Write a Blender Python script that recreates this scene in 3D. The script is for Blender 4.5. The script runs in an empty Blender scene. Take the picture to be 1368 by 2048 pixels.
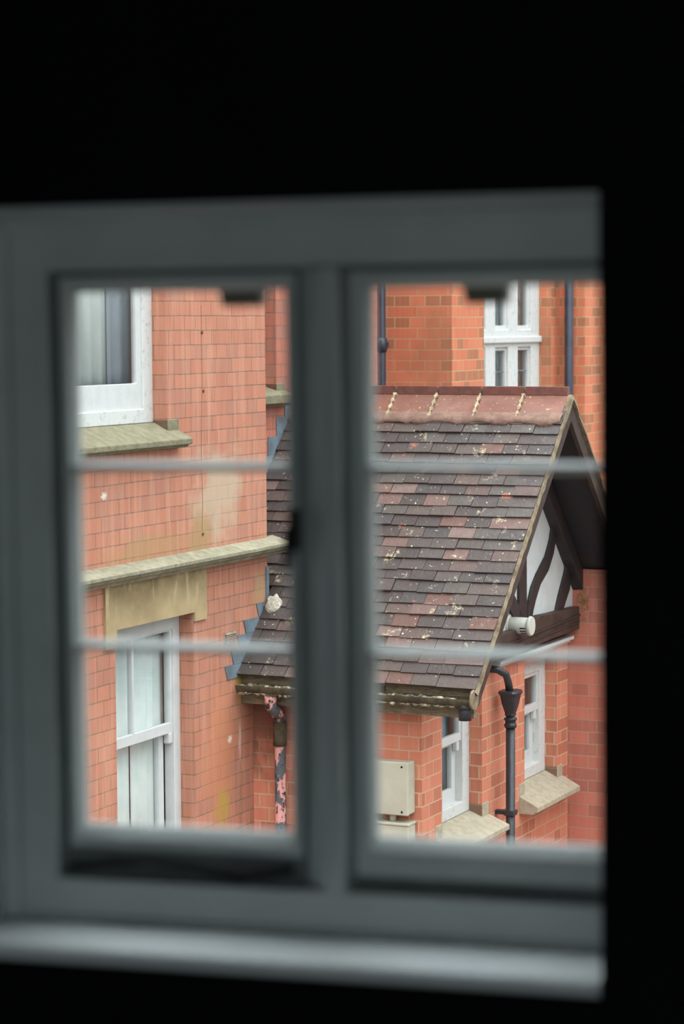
import bpy, bmesh, math, random
from mathutils import Vector, Matrix
random.seed(7)
R = math.radians
scn = bpy.context.scene
col = scn.collection

# ------------------------------------------------------------------ camera
FPX = 2048 * 85.0 / 36.0
PITCH = math.atan(374 / FPX)
ROLL = -0.006
fwd = Vector((0, math.cos(PITCH), -math.sin(PITCH)))
r0 = Vector((1, 0, 0)); u0 = Vector((0, math.sin(PITCH), math.cos(PITCH)))
cr = r0 * math.cos(ROLL) + u0 * math.sin(ROLL)
cu = u0 * math.cos(ROLL) - r0 * math.sin(ROLL)
cam_d = bpy.data.cameras.new('camera'); cam = bpy.data.objects.new('camera', cam_d); col.objects.link(cam)
cam_d.sensor_fit = 'VERTICAL'; cam_d.sensor_height = 36; cam_d.sensor_width = 24; cam_d.lens = 85
cam_d.clip_start = 0.05; cam_d.clip_end = 400
cam.matrix_world = Matrix(((cr.x, cu.x, -fwd.x, 0), (cr.y, cu.y, -fwd.y, 0), (cr.z, cu.z, -fwd.z, 0), (0, 0, 0, 1)))
cam_d.dof.use_dof = True; cam_d.dof.focus_distance = 13.4; cam_d.dof.aperture_fstop = 3.1
scn.camera = cam

# ------------------------------------------------------------------ light, world, exposure
scn.view_settings.view_transform = 'Standard'; scn.view_settings.look = 'None'
scn.view_settings.gamma = 1.0; scn.view_settings.use_curve_mapping = False
scn.view_settings.exposure = 0.40
SKY = 1.0
w = bpy.data.worlds.new('overcast_sky'); scn.world = w; w.use_nodes = True
nt = w.node_tree; nt.nodes.clear()
tc = nt.nodes.new('ShaderNodeTexCoord'); sx = nt.nodes.new('ShaderNodeSeparateXYZ')
rp = nt.nodes.new('ShaderNodeValToRGB')
rp.color_ramp.elements[0].position = 0.0; rp.color_ramp.elements[0].color = (.36, .385, .40, 1)
rp.color_ramp.elements[1].position = 1.0; rp.color_ramp.elements[1].color = (5.6, 6.15, 6.4, 1)
e_ = rp.color_ramp.elements.new(0.6); e_.color = (1.70, 1.85, 1.92, 1)
bg = nt.nodes.new('ShaderNodeBackground'); bg.inputs[1].default_value = SKY
wo = nt.nodes.new('ShaderNodeOutputWorld')
nt.links.new(tc.outputs['Generated'], sx.inputs[0]); nt.links.new(sx.outputs[2], rp.inputs[0])
nt.links.new(rp.outputs[0], bg.inputs[0]); nt.links.new(bg.outputs[0], wo.inputs[0])
# world frame of the outside buildings: u runs right and towards us, v runs away to the right
TH = R(25)
UX, VX = Vector((math.cos(TH), -math.sin(TH), 0)), Vector((math.sin(TH), math.cos(TH), 0))
sun_d = bpy.data.lights.new('soft_sun', 'SUN'); sun_d.energy = 1.30; sun_d.angle = R(70); sun_d.color = (1.0, .98, .95)
sun = bpy.data.objects.new('soft_sun', sun_d); col.objects.link(sun)
sdir = UX * 0.18 - VX * 0.85 + Vector((0, 0, 0.60))
sun.rotation_euler = sdir.to_track_quat('Z', 'Y').to_euler(); sun.location = (3, 5, 8)
# frame of our own window: a along the window, b up, c towards the room
WA = R(74)
wt = 0.0065
wa0 = Vector((math.sin(WA), -math.cos(WA), 0)); wc = wa0.cross(Vector((0, 0, 1))).normalized()
wa = (wa0 + Vector((0, 0, wt))).normalized(); wb = wc.cross(wa).normalized()
WO = Vector((0.0, 3.42, 0.0))
def win_pt(a, b, c): return WO + wa * a + wb * b + wc * c
lamp_d = bpy.data.lights.new('added_rear_fill', 'AREA'); lamp_d.shape = 'RECTANGLE'  # added fill lamp behind the camera, brightens the room side of the window
lamp_d.size = 0.9; lamp_d.size_y = 1.1; lamp_d.energy = 14.0; lamp_d.color = (.86, .97, 1.0)
lamp = bpy.data.objects.new('added_rear_fill', lamp_d); col.objects.link(lamp)
lamp.location = win_pt(0.50, -0.70, 4.50)
lamp.rotation_euler = wc.to_track_quat('Z', 'Y').to_euler()

# ------------------------------------------------------------------ frames and sight lines
class Frame:
    def __init__(s, o, x, y, z): s.o, s.x, s.y, s.z = o, x, y, z
    def w(s, p): return s.o + s.x * p[0] + s.y * p[1] + s.z * p[2]
    def mat(s, base):
        m = Matrix((s.x, s.y, s.z)).transposed().to_4x4(); m.translation = s.w(base); return m
EXT = Frame(Vector((0, 0, 0)), UX, VX, Vector((0, 0, 1)))
WIN = Frame(WO, wa, wb, wc)
def ray(px, py): return (fwd + cr * ((px - 684) / FPX) - cu * ((py - 1024) / FPX))
def on_u(px, py, u):       # where a sight line meets the vertical plane u = const  -> (v, z)
    d = ray(px, py); t = u / d.dot(UX); return (t * d.dot(VX), t * d.z)
def on_v(px, py, v):
    d = ray(px, py); t = v / d.dot(VX); return (t * d.dot(UX), t * d.z)
def on_w(px, py, c=0.0):
    d = ray(px, py); t = (WO.dot(wc) + c) / d.dot(wc); p = d * t - WO; return (p.dot(wa), p.dot(wb))

# ------------------------------------------------------------------ mesh builder
class MB:
    def __init__(s): s.v = []; s.f = []; s.sm = []
    def add(s, vs, fs, smooth=False):
        k = len(s.v); s.v += [tuple(p) for p in vs]; s.f += [tuple(i + k for i in f) for f in fs]; s.sm += [smooth] * len(fs); return s
    def box(s, x0, x1, y0, y1, z0, z1):
        x0, x1 = sorted((x0, x1)); y0, y1 = sorted((y0, y1)); z0, z1 = sorted((z0, z1))
        return s.add([(x0, y0, z0), (x1, y0, z0), (x1, y1, z0), (x0, y1, z0), (x0, y0, z1), (x1, y0, z1), (x1, y1, z1), (x0, y1, z1)],
                     [(0, 3, 2, 1), (4, 5, 6, 7), (0, 1, 5, 4), (1, 2, 6, 5), (2, 3, 7, 6), (3, 0, 4, 7)])
    def prism(s, poly, axis, a0, a1):
        """poly: 2-D outline; extruded along axis 0/1/2 from a0 to a1"""
        def P(p, a):
            return (a, p[0], p[1]) if axis == 0 else ((p[0], a, p[1]) if axis == 1 else (p[0], p[1], a))
        ar = sum(poly[i][0] * poly[(i + 1) % len(poly)][1] - poly[(i + 1) % len(poly)][0] * poly[i][1] for i in range(len(poly)))
        if ar < 0: poly = poly[::-1]
        if axis == 1: poly = poly[::-1]
        a0, a1 = sorted((a0, a1)); n = len(poly)
        vs = [P(p, a0) for p in poly] + [P(p, a1) for p in poly]
        fs = [tuple(range(n))[::-1], tuple(range(n, 2 * n))] + [(i, (i + 1) % n, n + (i + 1) % n, n + i) for i in range(n)]
        return s.add(vs, fs)
    def tube(s, pts, rad, n=16, caps=True):
        pts = [Vector(p) for p in pts]; rads = rad if isinstance(rad, (list, tuple)) else [rad] * len(pts)
        vs = []; ref = None
        for i, p in enumerate(pts):
            d = (pts[min(i + 1, len(pts) - 1)] - pts[max(i - 1, 0)]).normalized()
            if ref is None: ref = d.orthogonal().normalized()
            ref = (ref - d * ref.dot(d)).normalized(); q = d.cross(ref)
            for k in range(n):
                a = 2 * math.pi * k / n; vs.append(tuple(p + (ref * math.cos(a) + q * math.sin(a)) * rads[i]))
        fs = [(i * n + k, i * n + (k + 1) % n, (i + 1) * n + (k + 1) % n, (i + 1) * n + k) for i in range(len(pts) - 1) for k in range(n)]
        s.add(vs, fs, True)
        if caps:
            k = len(s.v) - len(vs)
            s.f += [tuple(k + i for i in range(n))[::-1], tuple(k + len(vs) - n + i for i in range(n))]; s.sm += [False, False]
        return s
    def slab_with_holes(s, axis, a0, a1, p0, p1, q0, q1, holes):
        """wall slab normal to axis (a0..a1) over the rectangle p,q with rectangular holes (p0,p1,q0,q1)"""
        ps = sorted({p0, p1, *[h[i] for h in holes for i in (0, 1) if p0 < h[i] < p1]})
        qs = sorted({q0, q1, *[h[i] for h in holes for i in (2, 3) if q0 < h[i] < q1]})
        def solid(i, j):
            if i < 0 or j < 0 or i >= len(ps) - 1 or j >= len(qs) - 1: return False
            c, d = (ps[i] + ps[i + 1]) / 2, (qs[j] + qs[j + 1]) / 2
            return not any(h[0] < c < h[1] and h[2] < d < h[3] for h in holes)
        def P(p, q, a): return (a, p, q) if axis == 0 else ((p, a, q) if axis == 1 else (p, q, a))
        def quad(c): s.add(c, [(0, 1, 2, 3)])
        for i in range(len(ps) - 1):
            for j in range(len(qs) - 1):
                if not solid(i, j): continue
                A, B, C, D = ps[i], ps[i + 1], qs[j], qs[j + 1]
                quad([P(A, C, a1), P(B, C, a1), P(B, D, a1), P(A, D, a1)]); quad([P(A, C, a0), P(A, D, a0), P(B, D, a0), P(B, C, a0)])
                if not solid(i - 1, j): quad([P(A, C, a0), P(A, C, a1), P(A, D, a1), P(A, D, a0)])
                if not solid(i + 1, j): quad([P(B, C, a0), P(B, D, a0), P(B, D, a1), P(B, C, a1)])
                if not solid(i, j - 1): quad([P(A, C, a0), P(B, C, a0), P(B, C, a1), P(A, C, a1)])
                if not solid(i, j + 1): quad([P(A, D, a0), P(A, D, a1), P(B, D, a1), P(B, D, a0)])
        return s

def tag(o, label=None, cat=None, group=None, kind=None):
    for k, v in (('label', label), ('category', cat), ('group', group), ('kind', kind)):
        if v: o[k] = v
    return o
def thing(name, base, label=None, cat=None, frame=EXT, group=None, kind=None):
    o = bpy.data.objects.new(name, None); o.empty_display_size = .1; col.objects.link(o)
    o.matrix_world = frame.mat(base); o['_b'] = list(base); FR[o.name] = frame
    return tag(o, label, cat, group, kind)
FR = {}
def build(name, mb, mat, parent=None, frame=EXT, base=None, bevel=0, sub=0, label=None, weld=True):
    root = parent
    while root is not None and root.parent is not None: root = root.parent
    if root is not None: base = list(root['_b']); frame = FR[root.name]
    if base is None:
        xs, ys, zs = zip(*mb.v); base = ((min(xs) + max(xs)) / 2, (min(ys) + max(ys)) / 2, min(zs))
    me = bpy.data.meshes.new(name)
    me.from_pydata([(p[0] - base[0], p[1] - base[1], p[2] - base[2]) for p in mb.v], [], mb.f)
    me.polygons.foreach_set('use_smooth', mb.sm)
    bm = bmesh.new(); bm.from_mesh(me)
    if weld: bmesh.ops.remove_doubles(bm, verts=bm.verts, dist=1e-5)
    bmesh.ops.recalc_face_normals(bm, faces=bm.faces)
    uv = bm.loops.layers.uv.new('UVMap'); bm.normal_update()
    for f in bm.faces:
        n = f.normal; ax = max(range(3), key=lambda i: abs(n[i]))
        for l in f.loops:
            p = [l.vert.co[i] + base[i] for i in range(3)]
            l[uv].uv = (p[1], p[2]) if ax == 0 else ((p[0] + .11, p[2]) if ax == 1 else (p[0], p[1]))
    bm.to_mesh(me); bm.free()
    if mat: me.materials.append(mat)
    o = bpy.data.objects.new(name, me); col.objects.link(o)
    if parent is not None: o.parent = parent
    else: o.matrix_world = frame.mat(base); o['_b'] = list(base); FR[o.name] = frame
    if bevel:
        b = o.modifiers.new('edge', 'BEVEL'); b.width = bevel; b.segments = 2; b.limit_method = 'ANGLE'; b.angle_limit = R(40)
    if label: o['label'] = label
    return o

# ------------------------------------------------------------------ materials
def srgb(r, g, b):
    f = lambda c: (c / 255 / 12.92) if c <= 10 else ((c / 255 + .055) / 1.055) ** 2.4
    return (f(r), f(g), f(b), 1)
class Mt:
    def __init__(s, name, rough=.7, spec=.3, metal=0.0):
        s.m = bpy.data.materials.new(name); s.m.use_nodes = True; s.t = s.m.node_tree; s.n = s.t.nodes; s.l = s.t.links
        s.b = s.n['Principled BSDF']; s.b.inputs['Roughness'].default_value = rough
        s.b.inputs['Specular IOR Level'].default_value = spec; s.b.inputs['Metallic'].default_value = metal
    def coord(s, kind='Object', scale=(1, 1, 1), loc=(0, 0, 0)):
        t = s.n.new('ShaderNodeTexCoord'); m = s.n.new('ShaderNodeMapping'); m.inputs['Scale'].default_value = scale
        m.inputs['Location'].default_value = loc; s.l.new(t.outputs[kind], m.inputs[0]); return m.outputs[0]
    def noise(s, vec, scale, detail=4, rough=.6, lo=.35, hi=.65):
        n = s.n.new('ShaderNodeTexNoise'); n.inputs['Scale'].default_value = scale; n.inputs['Detail'].default_value = detail
        n.inputs['Roughness'].default_value = rough; s.l.new(vec, n.inputs['Vector'])
        r = s.n.new('ShaderNodeMapRange'); r.inputs[1].default_value = lo; r.inputs[2].default_value = hi
        s.l.new(n.outputs[0], r.inputs[0]); return r.outputs[0]
    def math(s, op, a, b=0.0):
        n = s.n.new('ShaderNodeMath'); n.operation = op
        for i, x in enumerate((a, b)):
            if isinstance(x, (int, float)): n.inputs[i].default_value = x
            else: s.l.new(x, n.inputs[i])
        return n.outputs[0]
    def mix(s, fac, a, b, mode='MIX'):
        n = s.n.new('ShaderNodeMix'); n.data_type = 'RGBA'; n.blend_type = mode
        for sock, x in ((n.inputs[0], fac), (n.inputs[6], a), (n.inputs[7], b)):
            if isinstance(x, (int, float)): sock.default_value = x
            elif isinstance(x, tuple): sock.default_value = x
            else: s.l.new(x, sock)
        return n.outputs[2]
    def ramp(s, fac, stops, interp='LINEAR'):
        n = s.n.new('ShaderNodeValToRGB'); n.color_ramp.interpolation = interp; e = n.color_ramp.elements
        while len(e) < len(stops): e.new(.5)
        for i, (p, c) in enumerate(stops): e[i].position = p; e[i].color = c
        s.l.new(fac, n.inputs[0]); return n.outputs[0]
    def color(s, c):
        if isinstance(c, tuple): s.b.inputs['Base Color'].default_value = c
        else: s.l.new(c, s.b.inputs['Base Color'])
        return s
    def bump(s, h, strength=.4, dist=.01):
        n = s.n.new('ShaderNodeBump'); n.inputs['Strength'].default_value = strength; n.inputs['Distance'].default_value = dist
        s.l.new(h, n.inputs['Height']); s.l.new(n.outputs[0], s.b.inputs['Normal']); return s

def simple(name, rgb, rgb2=None, rough=.6, scale=8, spec=.3, bump=0, lo=.4, hi=.62, stretch=(1, 1, 1)):
    m = Mt(name, rough, spec)
    if rgb2:
        v = m.coord('Object', stretch); f = m.noise(v, scale, 6, .65, lo, hi); m.color(m.mix(f, srgb(*rgb), srgb(*rgb2)))
        if bump: m.bump(f, bump, .006)
    else: m.color(srgb(*rgb))
    return m.m

def blob(m, px, py, plane, rad, ratio=1.0, noisy=.6):
    """soft irregular stain centred where a sight line meets the wall plane (texture space = metres on the wall)"""
    c = plane(px, py)
    v = m.coord('UV', (1 / rad, 1 / (rad * ratio), 1), (-c[0] / rad, -c[1] / (rad * ratio), 0))
    n = m.n.new('ShaderNodeTexNoise'); n.inputs['Scale'].default_value = 1.6; n.inputs['Detail'].default_value = 5; m.l.new(v, n.inputs['Vector'])
    ln = m.n.new('ShaderNodeVectorMath'); ln.operation = 'LENGTH'; m.l.new(v, ln.inputs[0])
    d = m.math('ADD', ln.outputs['Value'], m.math('MULTIPLY', m.math('SUBTRACT', n.outputs[0], .5), noisy * 3))
    r = m.n.new('ShaderNodeMapRange'); r.inputs[1].default_value = 1.0; r.inputs[2].default_value = .45; m.l.new(d, r.inputs[0])
    return r.outputs[0]

def brick(name, c1, c2, mortar, odd, msize=.0035, h=.075, wdt=.225, shift=(0, 0), stains=(), oddamt=.25, streak=.25, bumps=.35, squash=.5):
    m = Mt(name, .85, .15)
    v = m.coord('UV', (1, 1, 1), (shift[0], shift[1], 0))
    # slight wobble of the joints
    wn = m.n.new('ShaderNodeTexNoise'); wn.inputs['Scale'].default_value = 6; m.l.new(v, wn.inputs['Vector'])
    va = m.n.new('ShaderNodeVectorMath'); va.operation = 'MULTIPLY_ADD'
    m.l.new(wn.outputs['Color'], va.inputs[0]); va.inputs[1].default_value = (.009, .007, 0); m.l.new(v, va.inputs[2])
    def bt(a, b, mo):
        t = m.n.new('ShaderNodeTexBrick'); t.offset = .5; t.offset_frequency = 2; t.squash = squash; t.squash_frequency = 2
        t.inputs['Scale'].default_value = 1; t.inputs['Mortar Size'].default_value = msize; t.inputs['Mortar Smooth'].default_value = .25
        t.inputs['Brick Width'].default_value = wdt; t.inputs['Row Height'].default_value = h; t.inputs['Bias'].default_value = 0
        for s_, c in zip(('Color1', 'Color2', 'Mortar'), (a, b, mo)): t.inputs[s_].default_value = c
        m.l.new(va.outputs[0], t.inputs['Vector']); return t
    t = bt(srgb(*c1), srgb(*c2), srgb(*mortar))
    g = bt((0, 0, 0, 1), (1, 1, 1, 1), (0, 0, 0, 1))
    oddm = m.ramp(g.outputs['Color'], [(0.0, (0, 0, 0, 1)), (1 - oddamt - .02, (0, 0, 0, 1)), (1 - oddamt + .05, (1, 1, 1, 1))])
    notm = m.math('SUBTRACT', 1.0, t.outputs['Fac'])
    c = m.mix(m.math('MULTIPLY', m.math('MULTIPLY', oddm, notm), .75), t.outputs['Color'], srgb(*odd))
    # weathering: broad cloudiness, vertical streaks and fine grain
    f1 = m.noise(m.coord('UV', (1, 1, 1), (3, 1, 0)), 2.2, 5, .6, .35, .7)
    c = m.mix(m.math('MULTIPLY', f1, .30), c, tuple(x * .80 for x in srgb(*c2)[:3]) + (1,))
    f2 = m.noise(m.coord('UV', (26, 1.6, 1)), 1.0, 4, .6, .45, .75)
    c = m.mix(m.math('MULTIPLY', f2, streak), c, srgb(min(255, c1[0] + 25), min(255, c1[1] + 40), min(255, c1[2] + 40)))
    f3 = m.noise(m.coord('UV', (1, 1, 1)), 90, 3, .7, .3, .7)
    c = m.mix(m.math('MULTIPLY', f3, .18), c, tuple(x * .7 for x in srgb(*c2)[:3]) + (1,))
    for mask, rgb, amt in [s(m) for s in stains]:
        c = m.mix(m.math('MULTIPLY', mask, amt), c, srgb(*rgb))
    m.color(c)
    hgt = m.math('ADD', m.math('MULTIPLY', notm, 1.0), m.math('MULTIPLY', f3, .25))
    m.bump(hgt, bumps, .006)
    return m.m

EPS = 1e-4
UA, UC, UL, UG, UV_ = -6.042, -6.366, -5.030, -5.000, -4.660      # planes facing right: left house, its set-back, lower extension wall, gable, verge
VA = 11.966                                                       # corner of the left house
VD, VE, VB, VE2 = 11.78, 14.09, 15.64, 17.84                      # planes facing us
UF, UG2 = -6.44, -6.23
def pA(x, y): return on_u(x, y, UA)
def pL(x, y): return on_u(x, y, UL)

M = {}
M['brickA'] = brick('weathered_pink_brick', (198, 136, 112), (184, 119, 97), (120, 106, 92), (182, 130, 112), .0030, .0755, .232, (0.03, 0.02), stains=(
    lambda m: (blob(m, 440, 985, pA, .34, .8), (190, 172, 148), .75),
    lambda m: (blob(m, 400, 1075, pA, .16, 1.2), (160, 140, 96), .6),
    lambda m: (blob(m, 445, 1610, pA, .11, 1.1), (176, 160, 62), .85),
    lambda m: (blob(m, 480, 1350, pA, .05, 3.4), (186, 170, 70), .7),
    lambda m: (blob(m, 440, 1500, pA, .24, 1.8), (198, 132, 98), .7),
    lambda m: (blob(m, 208, 992, pA, .035, .6), (225, 218, 205), .9),
    lambda m: (blob(m, 460, 1478, pA, .03, .8), (225, 215, 200), .9),
    lambda m: (blob(m, 480, 1480, pA, .02, 6.0), (220, 205, 185), .5),
    lambda m: (blob(m, 300, 1095, pA, .5, .18), (168, 140, 96), .5),
    lambda m: (blob(m, 520, 1180, pA, .10, 1.2), (176, 150, 110), .6),
), streak=.45)
M['brickC'] = brick('set_back_brick', (196, 124, 104), (182, 110, 92), (128, 112, 98), (172, 122, 108), .0035, .0755, .232)
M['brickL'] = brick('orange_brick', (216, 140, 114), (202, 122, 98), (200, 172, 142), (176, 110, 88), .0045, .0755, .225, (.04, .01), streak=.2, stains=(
    lambda m: (blob(m, 512, 1440, lambda x, y: (on_v(x, y, VD)[0] + .11, on_v(x, y, VD)[1]), .26, 1.3), (104, 70, 58), .8),))  # darker brown patch on the front wall below the eaves
M['brickE'] = brick('plain_red_brick', (196, 122, 104), (182, 108, 92), (172, 144, 124), (166, 108, 94), .0035, .0755, .225, (.0, .03), streak=.15)
M['brickB'] = brick('far_orange_brick', (214, 132, 100), (200, 114, 86), (192, 162, 126), (156, 116, 88), .0050, .0755, .232, (.09, .02), stains=(
    lambda m: (blob(m, 880, 700, lambda x, y: tuple([on_v(x, y, VB)[0] + .11, on_v(x, y, VB)[1]]), .30, 1.3), (150, 112, 86), .5),), oddamt=.3, streak=.15)
M['stone'] = simple('weathered_sandstone', (178, 170, 142), (140, 132, 106), .9, 9, .15, .4)
m = Mt('cornice_stone', .9, .15)
v = m.coord('Object'); c = m.mix(m.noise(v, 22, 5, .6, .3, .75), srgb(156, 150, 130), srgb(118, 114, 92))
c = m.mix(m.math('MULTIPLY', m.noise(m.coord('Object', (1, 1, 1)), 6, 5, .6, .5, .8), .5), c, srgb(186, 180, 160)); m.color(c); m.bump(m.noise(v, 40, 4), .4, .006)
M['cornice'] = m.m
m = Mt('lintel_stone', .9, .15)
v = m.coord('UV'); c = m.mix(m.noise(v, 4, 5, .6, .3, .7), srgb(190, 168, 130), srgb(158, 138, 104))
zt = on_u(310, 1160, UA)[1]; zb = on_u(310, 1235, UA)[1]
sv = m.coord('UV', (13, 2.2, 1)); st = m.noise(sv, 1.0, 3, .5, .55, .62)
sep = m.n.new('ShaderNodeSeparateXYZ'); m.l.new(m.coord('UV'), sep.inputs[0])
hm = m.n.new('ShaderNodeMapRange'); hm.inputs[1].default_value = zb + .03; hm.inputs[2].default_value = zt; m.l.new(sep.outputs[1], hm.inputs[0])
c = m.mix(m.math('MULTIPLY', m.math('MULTIPLY', st, hm.outputs[0]), .9), c, srgb(222, 206, 164))
c = m.mix(m.math('MULTIPLY', m.math('MULTIPLY', m.noise(v, 7, 5, .6, .35, .6), hm.outputs[0]), .65), c, srgb(112, 98, 72)); m.color(c)
M['lintel'] = m.m
M['sill'] = simple('mossy_sill_stone', (136, 130, 108), (120, 114, 92), .92, 20, .1, .4)
M['palesill'] = simple('pale_sill_stone', (178, 168, 148), (162, 152, 130), .9, 22, .15, .3)
M['white'] = simple('white_gloss_paint', (206, 208, 207), (190, 193, 193), .45, 10, .4, .15, .45, .8)
M['oldwhite'] = simple('flaking_white_paint', (206, 207, 205), (164, 162, 154), .6, 30, .3, .4, .55, .75)
M['room'] = simple('dark_room_paint', (60, 60, 58), None, .9)
m = Mt('window_reflection_glass'); m.n.remove(m.b)
out = m.n['Material Output']; tr = m.n.new('ShaderNodeBsdfTransparent'); tr.inputs[0].default_value = (.93, .95, .95, 1)
gl = m.n.new('ShaderNodeBsdfGlossy'); gl.inputs['Roughness'].default_value = .02; fr = m.n.new('ShaderNodeLayerWeight'); fr.inputs[0].default_value = .5
mx = m.n.new('ShaderNodeMixShader'); m.l.new(m.math('ADD', m.math('MULTIPLY', m.math('POWER', fr.outputs['Facing'], 5.0), .9), .05), mx.inputs[0]); m.l.new(tr.outputs[0], mx.inputs[1]); m.l.new(gl.outputs[0], mx.inputs[2]); m.l.new(mx.outputs[0], out.inputs[0])
M['glass'] = m.m
m = Mt('thin_clear_glass'); m.n.remove(m.b)
out = m.n['Material Output']; tr = m.n.new('ShaderNodeBsdfTransparent'); tr.inputs[0].default_value = (.985, .99, .985, 1)
gl = m.n.new('ShaderNodeBsdfGlossy'); gl.inputs['Roughness'].default_value = .03; fr = m.n.new('ShaderNodeLayerWeight'); fr.inputs[0].default_value = .5
mx = m.n.new('ShaderNodeMixShader'); m.l.new(m.math('ADD', m.math('MULTIPLY', m.math('POWER', fr.outputs['Facing'], 5.0), .9), .035), mx.inputs[0]); m.l.new(tr.outputs[0], mx.inputs[1]); m.l.new(gl.outputs[0], mx.inputs[2]); m.l.new(mx.outputs[0], out.inputs[0])
M['clear'] = m.m
M['curtain'] = simple('sheer_curtain', (244, 247, 244), (228, 234, 230), .9, 3, .1)
M['curtaingrey'] = simple('grey_net_curtain', (190, 194, 204), (176, 180, 190), .9, 3, .1)
M['blind'] = simple('dim_teal_blind', (172, 190, 196), (152, 172, 180), .9, 3, .1)
M['darkreflect'] = simple('dark_reflection_sheet', (140, 148, 146), (90, 98, 98), .9, 12, .1, 0, .45, .6, (1, 6, 1))  # dark streaked colour imitating a tiled roof reflected in the panes
M['lead'] = simple('sheet_lead', (118, 132, 142), (98, 108, 116), .55, 10, .4, .2)
M['mortar'] = simple('lime_mortar', (186, 168, 142), (146, 128, 104), .95, 25, .1, .6)
M['paleboard'] = simple('weathered_oak_strip', (144, 128, 106), (104, 90, 72), .85, 14, .2, .4)
M['brown'] = simple('brown_stained_timber', (74, 60, 52), (58, 46, 40), .6, 10, .3, .2)
M['timber'] = simple('black_brown_timber', (56, 50, 50), (46, 40, 38), .55, 12, .35, .2)
M['soffit'] = simple('dark_soffit_timber', (44, 46, 54), (56, 48, 46), .6, 8, .3, .3)  # dark mottled timber of the roof boarding and soffits
M['render'] = simple('white_lime_render', (204, 208, 208), (184, 188, 184), .85, 6, .2, .3, .4, .8)
M['plastic'] = simple('white_plastic', (200, 200, 190), (188, 186, 174), .45, 5, .4)
M['box'] = simple('cream_box_enamel', (192, 190, 172), (180, 176, 158), .5, 4, .35)
M['black'] = simple('black_iron_paint', (40, 42, 48), (54, 54, 58), .4, 10, .45, .2)
M['navy'] = simple('blue_black_pipe_paint', (44, 50, 64), (56, 60, 72), .4, 10, .45)
M['slot'] = simple('dark_slot', (22, 22, 22), None, .8)
M['ground'] = simple('courtyard_paving', (120, 112, 104), (98, 92, 86), .9, 3, .2, .3)
M['straw'] = simple('dry_straw', (196, 164, 110), (150, 116, 74), .9, 30)
M['moss'] = simple('pale_moss_and_lime', (190, 182, 160), (84, 80, 58), .95, 30, .1, .8, .42, .56)
M['gutter'] = simple('mossy_dark_gutter', (62, 56, 46), (92, 84, 64), .8, 14, .3, .5)
M['fasciaboard'] = simple('olive_eaves_board', (146, 134, 112), (112, 102, 84), .85, 10, .2, .4, stretch=(2, 1, 8))
m = Mt('peeling_pink_and_grey_paint', .7, .3); v = m.coord('Object', (1, 1, .55)); f = m.noise(v, 13, 4, .6, .50, .53)
c = m.mix(f, srgb(84, 86, 90), srgb(206, 146, 138)); c = m.mix(m.noise(v, 40, 3, .6, .55, .6), c, srgb(52, 50, 52)); m.color(c); m.bump(f, .5, .004)
M['peel'] = m.m
# roof tiles: one colour per tile plus lichen
m = Mt('clay_roof_tile', .55, .45)
g = m.n.new('ShaderNodeNewGeometry')
pal = m.ramp(g.outputs['Random Per Island'], [(0, srgb(71, 61, 58)), (.14, srgb(65, 56, 53)), (.26, srgb(78, 68, 64)), (.38, srgb(69, 60, 58)), (.50, srgb(84, 71, 65)),
      (.60, srgb(67, 61, 60)), (.70, srgb(80, 73, 68)), (.79, srgb(90, 72, 66)), (.87, srgb(109, 84, 77)), (.92, srgb(101, 71, 62)), (.95, srgb(116, 95, 88)), (.98, srgb(71, 63, 60))], 'CONSTANT')
v = m.coord('Object'); v2 = m.coord('Object', (1, 1, 1), (4, 2, 1))
c = m.mix(m.math('MULTIPLY', m.noise(v, 30, 6, .7, .35, .7), .35), pal, srgb(64, 55, 52))
c = m.mix(m.math('MULTIPLY', m.noise(v2, 9, 5, .7, .6, .66), m.noise(v, 75, 4, .7, .45, .58)), c, srgb(188, 176, 146))
c = m.mix(m.math('MULTIPLY', m.noise(v2, 6, 3, .6, .68, .72), .55), c, srgb(176, 100, 76))
c = m.mix(m.noise(v, 55, 2, .5, .70, .74), c, srgb(206, 200, 180))
m.color(c); m.bump(m.noise(v, 60, 5, .7), .35, .004)
rr = m.n.new('ShaderNodeMapRange'); rr.inputs[3].default_value = .35; rr.inputs[4].default_value = .7
m.l.new(m.noise(v, 14, 4), rr.inputs[0]); m.l.new(rr.outputs[0], m.b.inputs['Roughness'])
M['tile'] = m.m
m = Mt('terracotta_ridge', .6, .35); v = m.coord('Object')
g = m.n.new('ShaderNodeNewGeometry')
c = m.mix(m.noise(v, 7, 5, .6, .3, .7), srgb(128, 82, 68), srgb(110, 74, 64)); c = m.mix(m.math('MULTIPLY', m.noise(v, 3, 5, .7, .45, .7), .6), c, srgb(140, 108, 98))
c = m.mix(m.math('MULTIPLY', m.noise(v, 50, 4, .7, .62, .68), .9), c, srgb(196, 176, 120)); m.color(c); m.bump(m.noise(v, 50, 4), .2, .003)
M['ridge'] = m.m
M['crest'] = simple('terracotta_crest', (116, 74, 66), (98, 66, 60), .6, 20, .3, .2)
M['frame'] = simple('grey_white_frame_paint', (196, 202, 200), (186, 192, 190), .5, 4, .4)
M['sillpaint'] = simple('white_sill_paint', (236, 242, 244), (230, 236, 238), .4, 3, .4)
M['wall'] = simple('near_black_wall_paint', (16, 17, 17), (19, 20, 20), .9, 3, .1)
M['bracket'] = simple('weathered_bracket_paint', (120, 116, 104), None, .7)
M['gapshade'] = simple('grey_gap_shade', (116, 122, 120), (98, 104, 102), .8, 6, .2)  # grey that paints the shade in the gaps around the sashes
M['dark'] = simple('dark_metal', (34, 36, 34), None, .5)

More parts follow.
